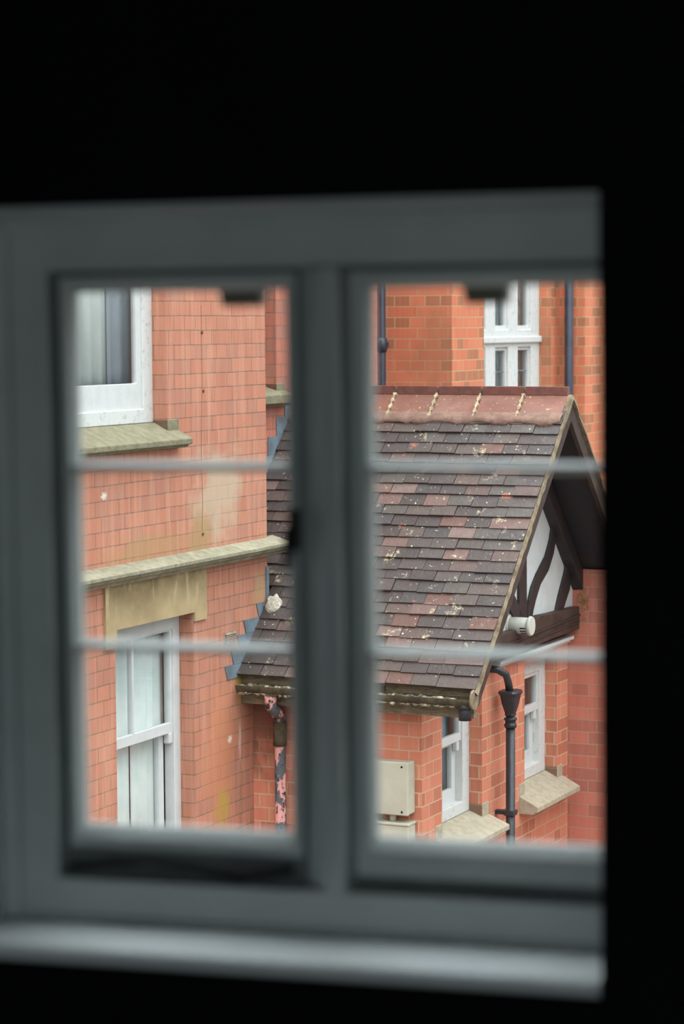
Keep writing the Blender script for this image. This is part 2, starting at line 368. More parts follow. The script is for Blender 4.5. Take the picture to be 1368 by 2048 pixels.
# ================================================================== OUR ROOM (setting)
aL = on_w(4, 1200)[0]; aR = on_w(1325, 1200)[0]
bT = (on_w(600, 428)[1]); bB = on_w(600, 1868)[1]
oR = on_w(1200, 1200, .14)[0]                       # right edge of the opening in the wall's room face
oT = on_w(600, 414, .14)[1]
hT = oT; aRr = max(oR, aR - .0)
CF = .14
def struct(name, mb, mat, bevel=0):
    o = build(name, mb, mat, frame=WIN, bevel=bevel); tag(o, kind='structure'); return o
FLb, CLb = -1.62, 1.15
RL, RR, RB = -1.9, 2.3, 4.6
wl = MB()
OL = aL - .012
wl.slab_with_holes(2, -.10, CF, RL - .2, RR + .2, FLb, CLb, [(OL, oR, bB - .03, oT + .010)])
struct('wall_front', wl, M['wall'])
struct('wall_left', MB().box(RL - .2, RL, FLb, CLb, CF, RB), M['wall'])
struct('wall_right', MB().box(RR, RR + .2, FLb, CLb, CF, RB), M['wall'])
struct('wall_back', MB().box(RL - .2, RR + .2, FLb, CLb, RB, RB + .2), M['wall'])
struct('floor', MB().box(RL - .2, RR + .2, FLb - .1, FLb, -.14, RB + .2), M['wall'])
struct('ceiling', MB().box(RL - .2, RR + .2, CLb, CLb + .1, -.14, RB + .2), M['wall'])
# white plaster lining of the opening: head and left reveal
struct('trim_1', MB().box(OL, oR, oT, oT + .010, .001, CF - .001), M['frame'])
struct('trim_2', MB().box(OL + EPS, OL + .010, bB, oT, .001, CF - .002), M['frame'])
# added unseen frame at the fill lamp; the wall behind it is solid
W2 = thing('fill_lamp_frame', (.50, -1.30, RB - .03), frame=WIN); tag(W2, 'added unseen white frame at the fill lamp of the dark room', kind='structure')
build('window_frame', MB().slab_with_holes(2, RB - .03, RB - .001, 0, 1.0, -1.30, -.10, [(.05, .47, -1.25, -.15), (.53, .95, -1.25, -.15)]), M['frame'], W2)
# sill board with rounded nose, its near right corner rounded off
zs = bB
sl = MB(); nose = []
for k in range(9):
    t = math.pi * k / 8; nose.append((CF + .004 + .012 * math.sin(t), zs - .012 + .012 * math.cos(t)))
ys = [( -.055, zs)] + nose + [(-.055, zs - .024)]
sl.prism([(p[1], p[0]) for p in ys], 0, OL + .001, oR - .0005)
o = struct('trim_3', sl, M['sillpaint'])
# the casement window
W1 = thing('window_1', (0, bB, -.03), frame=WIN); tag(W1, 'grey-white painted two-light casement window in the dark wall', kind='structure')
fa0, fa1 = OL + .002, oR + .10
gL0, gL1 = on_w(105, 1200)[0], on_w(594, 1200)[0]    # sash openings in the fixed frame
gR0, gR1 = on_w(690, 1200)[0], on_w(690, 1200)[0] + (on_w(594, 1200)[0] - on_w(105, 1200)[0]) * 1.08
gT, gB = on_w(600, 532)[1], on_w(600, 1780)[1]
fm = MB()
fm.slab_with_holes(2, -.056, 0, aL - .008, gR1 + .07, bB + .001, oT + .02, [(gL0, gR0 - .002, gB, gT), (gR0 - .002, gR1, gB, gT)])
fm.box(gL1 + .001, gR0, gB, gT, -.056, -.029)
fm.slab_with_holes(2, -.09, -.056, aL - .008, gR1 + .07, bB + .001, oT + .02, [(on_w(174, 1200, -.095)[0], gL1 - .030, gB + .055, gT - .024), (on_w(750, 1200, -.095)[0], gR1 - .04, gB + .055, gT - .024)])
# raised band round the outer frame
fm.box(aL - .006, aL + .024, bB + .002, oT - .001, 0, .010)
fm.box(aL - .006, oR, oT - .016, oT - .001, 0, .010)
fm.box(aL + .03, oR, bB + .001, bB + .010, 0, .007)
build('window_frame', fm, M['frame'], W1, bevel=.004)
mu = MB(); am = (gL1 + gR0) / 2
m1, m2 = on_w(652, 1200)[0], gR0 - .002
mu.prism([(gL1 + .002, -.030), (m1, .012), (m2, .012), (m2, -.030)][::1], 1, gB + .002, gT - .002)
build('mullion', mu, M['frame'], W1, bevel=.003)
def sash(a0, a1, left):
    s0, s1, t0, t1 = a0 + (.013 if left else .007), a1 - (.002 if left else .012), gB + (.044 if left else .022), gT - .008
    gl0 = on_w(170 if left else 756, 1200, -.05)[0]; gl1 = on_w(577, 1200, -.03)[0] if left else s1 - .022
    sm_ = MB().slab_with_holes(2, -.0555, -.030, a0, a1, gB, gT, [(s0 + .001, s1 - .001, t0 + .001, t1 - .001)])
    build('gap_shade_strip', sm_, M['gapshade'], W1, bevel=.004)  # added strip, its darker colour stands for shade in the gap
    gt = on_w(600, 578)[1]; gb = on_w(600, 1678)[1]
    y1, y2 = on_w(600, 937)[1], on_w(600, 1308)[1]
    bh = .0075
    sm = MB()
    holes = [(gl0, gl1, gb, y2 - bh, .014, .005), (gl0, gl1, y2 + bh, y1 - bh, .005, .005), (gl0, gl1, y1 + bh, gt, .005, .010)]
    eL, eR = .006, .006
    big = [(h[0] - eL, h[1] + eR, h[2] - h[4], h[3] + h[5]) for h in holes]
    sm.slab_with_holes(2, -.052, -.034, s0, s1, t0, t1, [h[:4] for h in holes])
    sm.slab_with_holes(2, -.034, -.016, s0, s1, t0, t1, big)
    for h, g_ in zip(holes, big):      # moulded inner edge of every light
        q0 = [(h[0], h[2]), (h[1], h[2]), (h[1], h[3]), (h[0], h[3])]; q1 = [(g_[0], g_[2]), (g_[1], g_[2]), (g_[1], g_[3]), (g_[0], g_[3])]
        vs = [(x, y, -.033) for x, y in q0] + [(x, y, -.018) for x, y in q1] + [(x, y, -.035) for x, y in q1]
        sm.add(vs, [(i, (i + 1) % 4, 4 + (i + 1) % 4, 4 + i) for i in range(4)] + [(i, 8 + i, 8 + (i + 1) % 4, (i + 1) % 4) for i in range(4)] + [(4 + i, 4 + (i + 1) % 4, 8 + (i + 1) % 4, 8 + i) for i in range(4)])
    s = build('sash', sm, M['frame'], W1, bevel=.002)
    # inner glazing bead as bevelled putty strips (outside) - same mesh family, own look
    for h in holes:
        build('pane', MB().box(h[0] - .001, h[1] + .001, h[2] - .001, h[3] + .001, -.046, -.043), M['clear'], s)
    return s, (s0, s1, t0, t1, gl0, gl1)
sL, gi = sash(gL0, gL1, True); sR, gj = sash(gR0, gR1, False)
# dark fanlight brackets hanging below the head, outside the glass
for s, x0, x1, yy in ((sL, 440, 533, 612), (sR, 925, 1022, 607)):
    p0 = on_w(x0, 575, -.075); p1 = on_w(x1, yy, -.075); d = .008
    build('window_bracket', MB().prism([(p0[0], p0[1] + .02), (p0[0] + d, p1[1]), (p1[0] - d * .4, p1[1]), (p1[0], p0[1] + .02)], 2, -.090, -.054), M['bracket'], s, bevel=.003)
# fastener on the left light
p = on_w(577, 1062, .0)
hb = MB().box(p[0] - .004, p[0] + .012, p[1] - .030, p[1] + .030, -.016, -.006); hb.tube([(p[0] + .004, p[1] + .006, -.006), (p[0] + .003, p[1] + .002, .012), (p[0] + .002, p[1] - .02, .018), (p[0] + .001, p[1] - .055, .016)], [.006, .006, .005, .004], 10)
build('handle', hb, M['dark'], sL, bevel=.002)
# casement stay lying along the bottom rail of the left light
p0, p1, p2, p3 = on_w(135, 1735, -.005), on_w(300, 1722, -.005), on_w(480, 1760, -.005), on_w(583, 1742, -.005)
sb = MB().tube([(p0[0], p0[1], -.010), (p1[0], p1[1], -.006), ((p1[0] + p2[0]) / 2, (p1[1] + p2[1]) / 2, -.006), (p2[0], p2[1], -.006), (p3[0], p3[1], -.010)], [.004, .005, .005, .006, .006], 10)
build('casement_stay', sb, M['dark'], W1)

# ================================================================== THE GROUND
g = build('ground', MB().box(-30, 30, 2, 60, -6.2, -6.0), M['ground']); tag(g, kind='structure')

# ------------------------------------------------------------------ window helper for planes facing right (u planes)
def u_window(parent, u, v0, v1, z0, z1, glass, sw=.05, depth=.06, bars_v=(), rails_z=(), outer=.04, sashw=.035, bot=.07, mat='white', two=True):
    """sash window in plane u: box frame, sashes and panes; u is the outer face of the frame"""
    f = MB().slab_with_holes(0, u - depth, u, v0, v1, z0, z1, [(v0 + outer, v1 - outer, z0 + bot * .45, z1 - outer)])
    fr = build('window_frame', f, M[mat], parent, bevel=.004)
    build('window_lining', MB().slab_with_holes(0, u - .205, u - depth, v0, v1, z0, z1, [(v0 + .02, v1 - .02, z0 + .03, z1 - .02)]), M['white'], fr)
    a0, a1, b0, b1 = v0 + outer, v1 - outer, z0 + bot * .45, z1 - outer
    return fr, (a0, a1, b0, b1)
def u_sash(parent, u, a0, a1, b0, b1, sw, bot, bars=(), top=None, th=.03, mat='white', barw=.011):
    top = top or sw
    cells = []; xs = [a0 + sw] + [x for b in bars for x in (b - barw, b + barw)] + [a1 - sw]
    holes = [(xs[i], xs[i + 1], b0 + bot, b1 - top) for i in range(0, len(xs), 2)]
    s = build('sash', MB().slab_with_holes(0, u - th, u, a0, a1, b0, b1, holes), M[mat], parent, bevel=.003)
    for h in holes:
        build('pane', MB().box(u - th * .6, u - th * .45, h[0] - .002, h[1] + .002, h[2] - .002, h[3] + .002), M['glass'], parent)
    return s
def curtain(name, u, v0, v1, z0, z1, mat, label, folds=9, amp=.018, frac=1.0, group=None):
    n = folds * 8; vs = []; fs = []
    for i in range(n + 1):
        t = i / n; v = v0 + (v1 - v0) * t; d = amp * math.sin(t * folds * 2 * math.pi) + amp * .4 * math.sin(t * 23.0 + 1)
        vs += [(u + d, v, z0), (u + d * .7, v, z1)]
    fs = [(2 * i, 2 * i + 2, 2 * i + 3, 2 * i + 1) for i in range(n)]
    mb = MB().add(vs, fs, True); o = build(name, mb, mat); sol = o.modifiers.new('cloth', 'SOLIDIFY'); sol.thickness = .002
    return tag(o, label, 'curtain', group)
def u_sill(parent, u, v0, v1, zb, zf, proj, th, mat, back=.12, block=.055, bh=.06, blocks=(True, True), nose=.012):
    """weathered stone sill: sloping top, nose, upstands at both ends"""
    s = MB()
    prof = [(u - back, zb), (u - .075, zb - .002), (u + proj, zf), (u + proj, zf - th), (u + proj - nose * 2, zf - th - .004), (u + proj - nose * 2.2, zf - th - .016), (u - .0, zf - th - .018), (u - back, zf - th - .018)]
    s.prism([(p[0], p[1]) for p in prof], 1, v0 - block, v1 + block)
    for ok, b0, b1 in ((blocks[0], v0 - block, v0), (blocks[1], v1, v1 + block)):
        if ok: s.box(u - back, u + .004, b0, b1, zf - th, zb + bh * .3)
    return build('stone_sill', s, mat, parent, bevel=.004)

# ================================================================== LEFT HOUSE
HA = thing('brick_house', (UA - 1.5, 9.5, -6.0), 'pale pink brick house on the left with a stone string course and tall sash windows', 'house')
vA1r = on_u(333, 700, UA)[0]; zA1b = on_u(333, 845, UA)[1]; vA1l = vA1r - 1.05; zA1t = zA1b + 1.9
vA2l, vA2r = on_u(232, 1400, UA)[0], on_u(388, 1400, UA)[0]
zA2t = on_u(387, 1224, UA)[1]; zA2b = zA2t - 2.0
ZT = 3.2
wA = MB().slab_with_holes(0, UA - .30, UA, 6.0, VA, -6.0, ZT, [(vA1l, vA1r, zA1b - .12, zA1t), (vA2l, vA2r, zA2b, zA2t)])
build('wall', wA, M['brickA'], HA)
vCr = on_u(552, 700, UC)[0]; zCb = on_u(552, 772, UC)[1]
wC = MB().slab_with_holes(0, UC - .28, UC, VA, 14.2, -6.0, ZT, [(vCr - .75, vCr, zCb - .10, zCb + 1.7)])
build('set_back_wall', wC, M['brickC'], HA)
# rest of the shell: near end, far end, back, roof
sh = MB().box(UA - 3.6, UA - .30, 6.0, 6.3, -6, ZT).box(UC - 3.3, UC - .28, 13.9, 14.2, -6, ZT).box(UA - 3.9, UA - 3.6, 6.0, 14.2, -6, ZT).box(UA - 3.6, UA - .30, 11.72, VA - EPS, -6, ZT)
build('end_wall', sh, M['brickC'], HA)
build('flat_roof', MB().box(UA - 3.9, UA - .02, 6.0, 14.2, ZT, ZT + .15), M['lead'], HA)
build('interior_floor', MB().box(UA - 3.6, UA - .30, 6.3, 11.72, -1.45, -1.35), M['room'], HA)
# upper window (only its lower right part shows)
RC = .085
fr, (a0, a1, b0, b1) = u_window(HA, UA - RC, vA1l, vA1r + .02, zA1b, zA1t, M['glass'], outer=.115, bot=.16, mat='oldwhite')
u_sash(fr, UA - RC - .012, a0 - .01, a1 + .008, b0 - .004, b0 + .95, .055, .135, mat='white')
u_sash(fr, UA - RC - .045, a0 - .01, a1 + .008, b0 + .93, b1 + .01, .055, .06, mat='white')
zs_f = on_u(362, 874, UA + .075)[1]
vs_r = on_u(357, 860, UA)[0]
u_sill(HA, UA, vA1l, vA1r, zA1b, zA1b - .085, .085, .028, M['sill'], block=vs_r - vA1r, bh=.05)
curtain('net_curtain', UA - .174, vA1l + .03, on_u(208, 700, UA - .19)[0], zA1b + .05, zA1t - .12, M['curtain'], 'white net curtain drawn to one side behind the upper left sash window', 7, .010)
curtain('grey_curtain', UA - .174, on_u(209, 700, UA - .18)[0] + .005, vA1r - .01, zA1b + .05, zA1t - .12, M['curtaingrey'], 'grey curtain hanging straight at the edge of the upper left sash window', 3, .008)
# lower window under the stone lintel
fr, (a0, a1, b0, b1) = u_window(HA, UA - RC, vA2l, vA2r + .02, zA2b, zA2t, M['glass'], outer=.085, bot=.14, mat='white')
zm = on_u(290, 1476, UA - RC)[1]
vbar = on_u(270, 1400, UA - RC)[0]
u_sash(fr, UA - RC - .010, a0 - .03, a1 + .01, zm - .02, b1 + .02, .030, .055, bars=(vbar,), mat='white', top=.03)
u_sash(fr, UA - RC - .046, a0 - .03, a1 - .035, b0, zm + .012, .05, .09, bars=(), mat='white', top=.03)
build('sash_horn', MB().box(UA - RC - .043, UA - RC - .006, a1 - .042, a1 - .004, zm - .075, zm - .018), M['white'], fr, bevel=.006)
curtain('sheer_curtain', UA - .178, a0, a0 + (a1 - a0) * .52, b0 + .02, b1 - .02, M['curtain'], 'left half of the pale sheer curtains in the window under the stone lintel', 4, .010, group='sheer curtains of the lower left window')
curtain('sheer_curtain', UA - .178, a0 + (a1 - a0) * .525, a1 + .05, b0 + .02, b1 - .02, M['curtain'], 'right half of the pale sheer curtains in the window under the stone lintel', 5, .010, group='sheer curtains of the lower left window')
# lintel: stone block with side legs
v0, v1 = on_u(207, 1200, UA)[0], on_u(410, 1200, UA)[0]
ztop = on_u(410, 1127, UA)[1]; zleg = on_u(410, 1237, UA)[1]; zlegL = on_u(220, 1298, UA)[1]
lt = MB().slab_with_holes(0, UA - RC - .06, UA + .012, v0, v1, min(zleg, zlegL) - .0, ztop, [(vA2l, vA2r + EPS, -9, zA2t), (vA2r, v1 + 1, -9, zleg)])
build('stone_lintel', lt, M['lintel'], HA, bevel=.003)
# string course
zc1, zc0 = on_u(410, 1100, UA)[1], on_u(410, 1131, UA)[1]
PR = .105
prof = [(0, zc1 + .012), (PR * .9, zc1 - .022), (PR, zc1 - .024), (PR, zc1 - .042), (PR * .86, zc1 - .046), (PR * .80, zc1 - .060), (PR * .50, zc1 - .074), (PR * .42, zc1 - .088), (0, zc0 - .012)]
cm = MB(); cm.prism([(UA + p[0] - (.02 if i in (0, 8) else 0), p[1]) for i, p in enumerate(prof)], 1, 6.0, VA + .11)
build('string_course', cm, M['cornice'], HA, bevel=.002)
# small wall vent
v0, z0 = on_u(449, 1290, UA); v1, z1 = on_u(469, 1262, UA)
vm = MB().box(UA - .01, UA + .004, v0 - .01, v1 + .01, z0 - .005, z1 + .005)
for k in range(7):
    zz = z0 + (z1 - z0) * (k + .5) / 7; vm.prism([(UA + .003, zz + .005), (UA + .016, zz - .004), (UA + .014, zz - .007), (UA + .003, zz + .001)], 1, v0, v1)
build('air_brick', vm, simple('grey_terracotta_vent', (158, 138, 122), (136, 118, 104), .8, 20), HA)
# hairline crack with old pipe-clip plugs
ck = MB(); pts = [on_u(402, 610, UA), on_u(404, 760, UA), on_u(402.5, 900, UA), on_u(405, 1000, UA), on_u(404, 1062, UA)]
for (va, za), (vb, zb2) in zip(pts, pts[1:]): ck.add([(UA + .0015, va - .0018, za), (UA + .0015, va + .0018, za), (UA + .0015, vb + .0018, zb2), (UA + .0015, vb - .0018, zb2), (UA - .01, va - .003, za), (UA - .01, va + .003, za), (UA - .01, vb + .003, zb2), (UA - .01, vb - .003, zb2)], [(0, 1, 2, 3), (4, 7, 6, 5), (0, 4, 5, 1), (1, 5, 6, 2), (2, 6, 7, 3), (3, 7, 4, 0)])
build('pipe_scar', ck, simple('dark_joint', (158, 104, 84), (140, 96, 78), .9, 20), HA)
for x, y in ((403, 665), (406, 782), (405, 1068)):
    v_, z_ = on_u(x, y, UA); build('plug', MB().tube([(UA - .01, v_, z_), (UA + .006, v_, z_)], .008, 8), simple('rusty_plug', (116, 74, 60), (90, 66, 56), .9), HA)
# window of the set-back part: only its right edge and sill end show
frc, q = u_window(HA, UC - .085, vCr - .75, vCr, zCb, zCb + 1.7, M['glass'], outer=.07, bot=.1)
u_sash(frc, UC - .10, q[0], q[1], q[2], q[3], .05, .08)
u_sill(HA, UC, vCr - .75, vCr, zCb, zCb - .05, .07, .05, M['sill'], block=.10, bh=.05)

# ================================================================== GABLED EXTENSION
PX = thing('gabled_extension', (-5.4, 12.9, -6.0), 'small brick extension with a steep clay tiled roof and half-timbered gable', 'extension')
ev, ez = 11.655, None
_u, ez = on_v(960, 1353, 11.67)       # eaves height
rv, rz = on_u(1138, 793, UV_)         # ridge point (v, z)
slope = (rz - ez) / (rv - 11.67); PIT = math.atan(slope)
def roof_z(v): return rz - abs(v - rv) * slope
ev0 = 11.60
# walls
L1l, L1r = on_u(884, 1550, UL)[0], on_u(964, 1550, UL)[0]
L2l, L2r = on_u(1049, 1500, UL)[0], on_u(1114, 1500, UL)[0]
zL1b = on_u(940, 1634, UL)[1]; zL2b = on_u(1091, 1553, UL)[1]
zLt = on_u(1060, 1325, UL)[1]
zW = on_u(1100, 1285, UL)[1]
wL = MB().slab_with_holes(0, UL - .25, UL, VD, VE, -6, zW, [(L1l, L1r, zL1b - .12, zLt), (L2l, L2r, zL2b - .13, zLt)])
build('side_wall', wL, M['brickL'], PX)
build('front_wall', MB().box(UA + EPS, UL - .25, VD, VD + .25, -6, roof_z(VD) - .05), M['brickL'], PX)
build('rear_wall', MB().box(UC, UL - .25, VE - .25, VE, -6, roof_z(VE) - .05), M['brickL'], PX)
build('ceiling_boards', MB().box(UC + .01, UL - .26, VD + .26, VE - .26, zW - .03, zW), M['room'], PX)
# tiled slopes, every tile modelled
GA, TW = .0775, .148
slen = (rv - ev0) / math.cos(PIT)
def tiles(front, uneven=1.0):
    mb = MB(); dv = -1 if front else 1
    n = int((slen - .228) / GA) + 1
    cs, sn = math.cos(PIT), math.sin(PIT)
    for i in range(n):
        s0 = i * GA + .004 * math.sin(i * 2.3)
        uoff = (TW / 2 if i % 2 else 0) + random.uniform(-.012, .012)
        u = UV_ + .018
        first = True
        while u > UC - .02:
            wd = TW - .003 + random.uniform(-.006, .006)
            if first: wd = (TW if i % 2 else TW * 1.5); 
            uL = u - wd; first = False
            vv = rv + dv * (slen - s0) * cs
            lim = (UA if vv < VA + .03 else UC) if front else UC
            if u < lim + .02: break
            l2 = max(uL, lim + .004)
            th = .011; L = GA * 1.9; tilt = .016
            rot = random.gauss(0, .010) * uneven; lift = abs(random.gauss(0, .0028)) * uneven; ds = random.gauss(0, .0022)
            P = []
            for (uu, ss, hh) in ((l2, s0, tilt), (u, s0, tilt), (u, s0 + L, .0), (l2, s0 + L, .0)):
                for t_ in (0, th):
                    k = ss + ds + (rot * (uu - u) if ss == s0 else 0)
                    h_ = hh + t_ + lift
                    vq = rv + dv * ((slen - k) * cs) + dv * h_ * sn
                    zq = rz - (slen - k) * sn + h_ * cs
                    P.append((uu, vq, zq))
            mb.add(P, [(0, 2, 4, 6), (1, 7, 5, 3), (0, 1, 3, 2), (2, 3, 5, 4), (4, 5, 7, 6), (6, 7, 1, 0)])
            u = uL - .0025 - random.uniform(0, .0015)
    return mb
o = build('roof_tiles', tiles(True), M['tile'], PX, weld=False, label='mottled brown clay tiles of the near slope')
o = build('roof_tiles', tiles(False), M['tile'], PX, weld=False, label='clay tiles of the far slope')
# boarding under the tiles
def slope_board(mb, v0, v1, u0, u1, top, th):
    mb.prism([(v0, roof_z(v0) + top), (v1, roof_z(v1) + top), (v1, roof_z(v1) + top - th), (v0, roof_z(v0) + top - th)], 0, u0, u1); return mb
rb = MB(); slope_board(rb, ev0 + .05, VA + .0, UA + .003, UV_ - .01, -.005, .03); slope_board(rb, VA, rv, UC + .002, UV_ - .01, -.005, .03); slope_board(rb, rv, 2 * rv - ev0 - .05, UC + .002, UV_ - .01, -.005, .03)
build('roof_boarding', rb, M['soffit'], PX)
# ridge tiles, each with crest and mortared joint
rj = [on_v(x, 800, rv)[0] for x in (1139, 1051, 965, 878, 795)]
st_ = rj[3] - rj[4]
while rj[-1] > UC + .05: rj.append(rj[-1] - st_)
rj[-1] = UC + .003
ca, sa = math.cos(PIT), math.sin(PIT)
def ridge_prof(off=0.0, fl=.205):
    base = .030 + off
    o_ = [(rv - .011, rz + .050 + off), (rv + .011, rz + .050 + off)]
    e = lambda s, d, h: (rv + s * (d * ca + h * sa), rz - d * sa + h * ca)
    o_ += [(rv + .013, rz + .030), e(1, fl, base), e(1, fl, base - .014), e(1, .02, .004), e(-1, .02, .004), e(-1, fl, base - .014), e(-1, fl, base), (rv - .013, rz - .004 + base * .3)]
    return o_
for i in range(len(rj) - 1):
    a, b = rj[i + 1] + .004, rj[i] - .004
    rt = build('ridge_tile', MB().prism(ridge_prof(random.uniform(-.002, .002)), 0, a, b), M['ridge'], PX, bevel=.003)
    build('crest', MB().box(a + .002, b - .002, rv - .016, rv + .016, rz + .006, rz + .056), M['crest'], rt, bevel=.003)
    # joint mortar with uneven width
    jm = MB(); k = 14
    for s in range(k):
        d0, d1 = .012 + .19 * s / k, .012 + .19 * (s + 1) / k; w_ = .007 + .004 * math.sin(s * 1.7 + i * 2)
        for sg in (-1,):
            P = [(rj[i] + du + (-.06 if i else 0) * 0, rv + sg * (d * ca + h * sa), rz - d * sa + h * ca) for d in (d0, d1) for du in (-w_, w_) for h in (.01, .037)]
            jm.add(P, [(0, 1, 3, 2), (4, 6, 7, 5), (0, 4, 5, 1), (2, 3, 7, 6), (1, 5, 7, 3), (0, 2, 6, 4)])
    if i: build('joint_mortar', jm, M['mortar'], rt)
# mortar bed below the ridge tiles with a ragged lower edge
for sg in (-1, 1):
    mbx = MB(); n = 60; u0_, u1_ = UC + .004, UV_ + .012
    vs = []
    for i in range(n + 1):
        u = u0_ + (u1_ - u0_) * i / n; d2 = .238 + .008 * math.sin(i * .7) + random.uniform(-.006, .006)
        for d, h in ((.15, .026), (.20, .040), (d2, .034), (d2, .012)): vs.append((u, rv + sg * (d * ca + h * sa), rz - d * sa + h * ca))
    fs = [(4 * i + j, 4 * i + 4 + j, 4 * i + 5 + j, 4 * i + 1 + j) for i in range(n) for j in range(3)]
    mbx.add(vs, fs, True); build('ridge_mortar', mbx, simple('reddish_mortar', (138, 112, 100), (118, 94, 84), .9, 18, .1, .5), PX)
# verge: undercloak strip, mortar and bargeboard on both slopes
for dv, nm in ((-1, 'near'), (1, 'far')):
    def q(d, h): return (rv + dv * (d * ca + h * sa), rz - d * sa + h * ca)
    n = 40; vs = []
    for i in range(n + 1):
        d = .0 + (slen + .02) * i / n; j = random.uniform(-.004, .004)
        vs += [(UV_ + .022 + j,) + q(d, .018 + random.uniform(-.003, .003)), (UV_ + .030 + j,) + q(d, -.008), (UV_ - .01,) + q(d, -.012), (UV_ - .01,) + q(d, .012)]
    fs = [(4 * i + j, 4 * i + 4 + j, 4 * i + 4 + (j + 1) % 4, 4 * i + (j + 1) % 4) for i in range(n) for j in range(4)]
    build('verge_mortar', MB().add(vs, fs), M['paleboard'], PX)
    build('bargeboard', MB().prism([(rv, rz - .02), q(slen + .03, -.014), q(slen + .03, -.085), (rv, rz - .02 - .085 / ca)], 0, UV_ - .014, UV_ + .014), M['brown'], PX, bevel=.003)
# rafter trimmed soffit of the overhang, two rafter beams against the gable
build('gable_rafter', MB().prism([(rv, rz - .06), (VE + .05, roof_z(VE + .05) - .06), (VE + .05, roof_z(VE + .05) - .19), (rv, rz - .19)], 0, UG + .0, UG + .07), M['timber'], PX, bevel=.004)
build('gable_rafter', MB().prism([(rv, rz - .06), (VD - .05, roof_z(VD - .05) - .06), (VD - .05, roof_z(VD - .05) - .12), (rv, rz - .14)], 0, UG + .0, UG + .07), M['timber'], PX, bevel=.004)
# white gable infill
zg = on_u(1100, 1262, UG)[1]
build('gable_panel', MB().prism([(VD, zg), (VE + .02, zg), (VE + .02, roof_z(VE + .02) - .05), (rv, rz - .05), (VD, roof_z(VD) - .05)], 0, UG - .12, UG), M['render'], PX)
def timber(pxs, name='timber_brace', d=.016):
    build(name, MB().prism([on_u(x, y, UG + d) for x, y in pxs], 0, UG, UG + d), M['timber'], PX, bevel=.004)
timber([(1039, 1110), (1054, 1095), (1054.5, 1250), (1039, 1255)], 'timber_post')
timber([(1107, 1030), (1105.5, 1052), (1102, 1078), (1093, 1112), (1076, 1146), (1065, 1173), (1059, 1200), (1056, 1250), (1064, 1245), (1067.5, 1222), (1073, 1199), (1082, 1169), (1098, 1141), (1108, 1108), (1112, 1085), (1116, 1050)], 'curved_brace')
timber([(1136, 1105), (1134, 1125), (1131, 1145), (1126, 1165), (1119, 1192), (1114, 1215), (1111, 1236), (1125, 1232), (1128, 1218), (1132, 1205), (1140, 1180), (1145, 1152), (1146, 1130)], 'curved_brace')
timber([(1016, 1170), (1028, 1186), (1038, 1209), (1050, 1240), (1030, 1246), (1019, 1213), (1008, 1196)], 'timber_brace')
# bressummer with wavy upper edge and mouldings
tp = [(985, 1278), (1010, 1268), (1050, 1254), (1062, 1250), (1070, 1240), (1085, 1231), (1110, 1226), (1135, 1219), (1159, 1213)]
bt_ = [(1159, 1258), (1110, 1276), (1060, 1297), (985, 1326)]
UB = UG + .055
build('bressummer', MB().prism([on_u(x, y, UB) for x, y in tp + bt_], 0, UG - .05, UB), M['brown'], PX, bevel=.004)
mld = MB()
for (dy, d) in ((14, .010), (27, .007)):
    a = on_u(990, 1279 + dy + 4, UB); b = on_u(1158, 1214 + dy, UB); mld.prism([(a[0], a[1]), (b[0], b[1]), (b[0], b[1] - .012), (a[0], a[1] - .012)], 0, UB - .004, UB + d)
build('beam_moulding', mld, M['timber'], PX, bevel=.002)
tm = MB(); a = on_u(1000, 1325, UL + .05); b = on_u(1147, 1271, UL + .05)
tm.prism([(a[0], b[1]), (b[0], b[1]), (b[0], b[1] - .022), (a[0], b[1] - .022)], 0, UL, UL + .055)
tm.prism([(a[0], b[1] - .022), (b[0], b[1] - .022), (b[0], b[1] - .042), (a[0], b[1] - .042)], 0, UL, UL + .030)
build('white_trim_board', tm, M['white'], PX, bevel=.003)
build('eaves_board', MB().prism([(ev0 + .045, roof_z(ev0 + .045) - .015), (ev0 + .075, roof_z(ev0 + .075) - .015), (ev0 + .075, roof_z(ev0) - .15), (ev0 + .045, roof_z(ev0) - .15)], 0, UA + .004, UV_ - .016), M['fasciaboard'], PX)
build('eaves_soffit', MB().box(UA + .004, UL, ev0 + .075, VD, roof_z(ev0) - .15, roof_z(ev0) - .135), M['soffit'], PX)
# windows of the side wall
for (vl, vr, zb, mr, bw) in ((L1l, L1r, zL1b, 1484, 900), (L2l, L2r, zL2b, 1416, 1070)):
    fr, (a0, a1, b0, b1) = u_window(PX, UL - .078, vl, vr, zb, zLt, M['glass'], outer=.10, bot=.15, mat='oldwhite')
    zm = on_u(bw, mr, UL - .078)[1]
    u_sash(fr, UL - .088, a0 - .02, a1 + .02, zm - .02, b1 + .02, .045, .045, mat='white')
    u_sash(fr, UL - .122, a0 - .02, a1 + .0, b0 - .01, zm + .012, .055, .09, mat='white')
    build('sash_horn', MB().box(UL - .120, UL - .090, a1 - .055, a1 - .018, zm - .075, zm - .018), M['white'], fr, bevel=.006)
u_sill(PX, UL, L1l, L1r, zL1b, zL1b - .085, .13, .03, M['palesill'], block=.10, bh=.14)
u_sill(PX, UL, L2l, L2r, zL2b, zL2b - .10, .12, .03, M['palesill'], block=.09, bh=.10)
curtain('window_blind', UL - .185, L1l + .02, L1r - .025, zL1b + .05, zLt - .1, M['blind'], 'dim teal blind behind the sash window beside the cream meter box', 4, .006, group='blinds of the extension windows')
curtain('window_blind', UL - .185, L2l + .02, L2r - .025, zL2b + .05, zLt - .1, M['blind'], 'dim teal blind behind the sash window to the right of the hopper pipe', 4, .006, group='blinds of the extension windows')
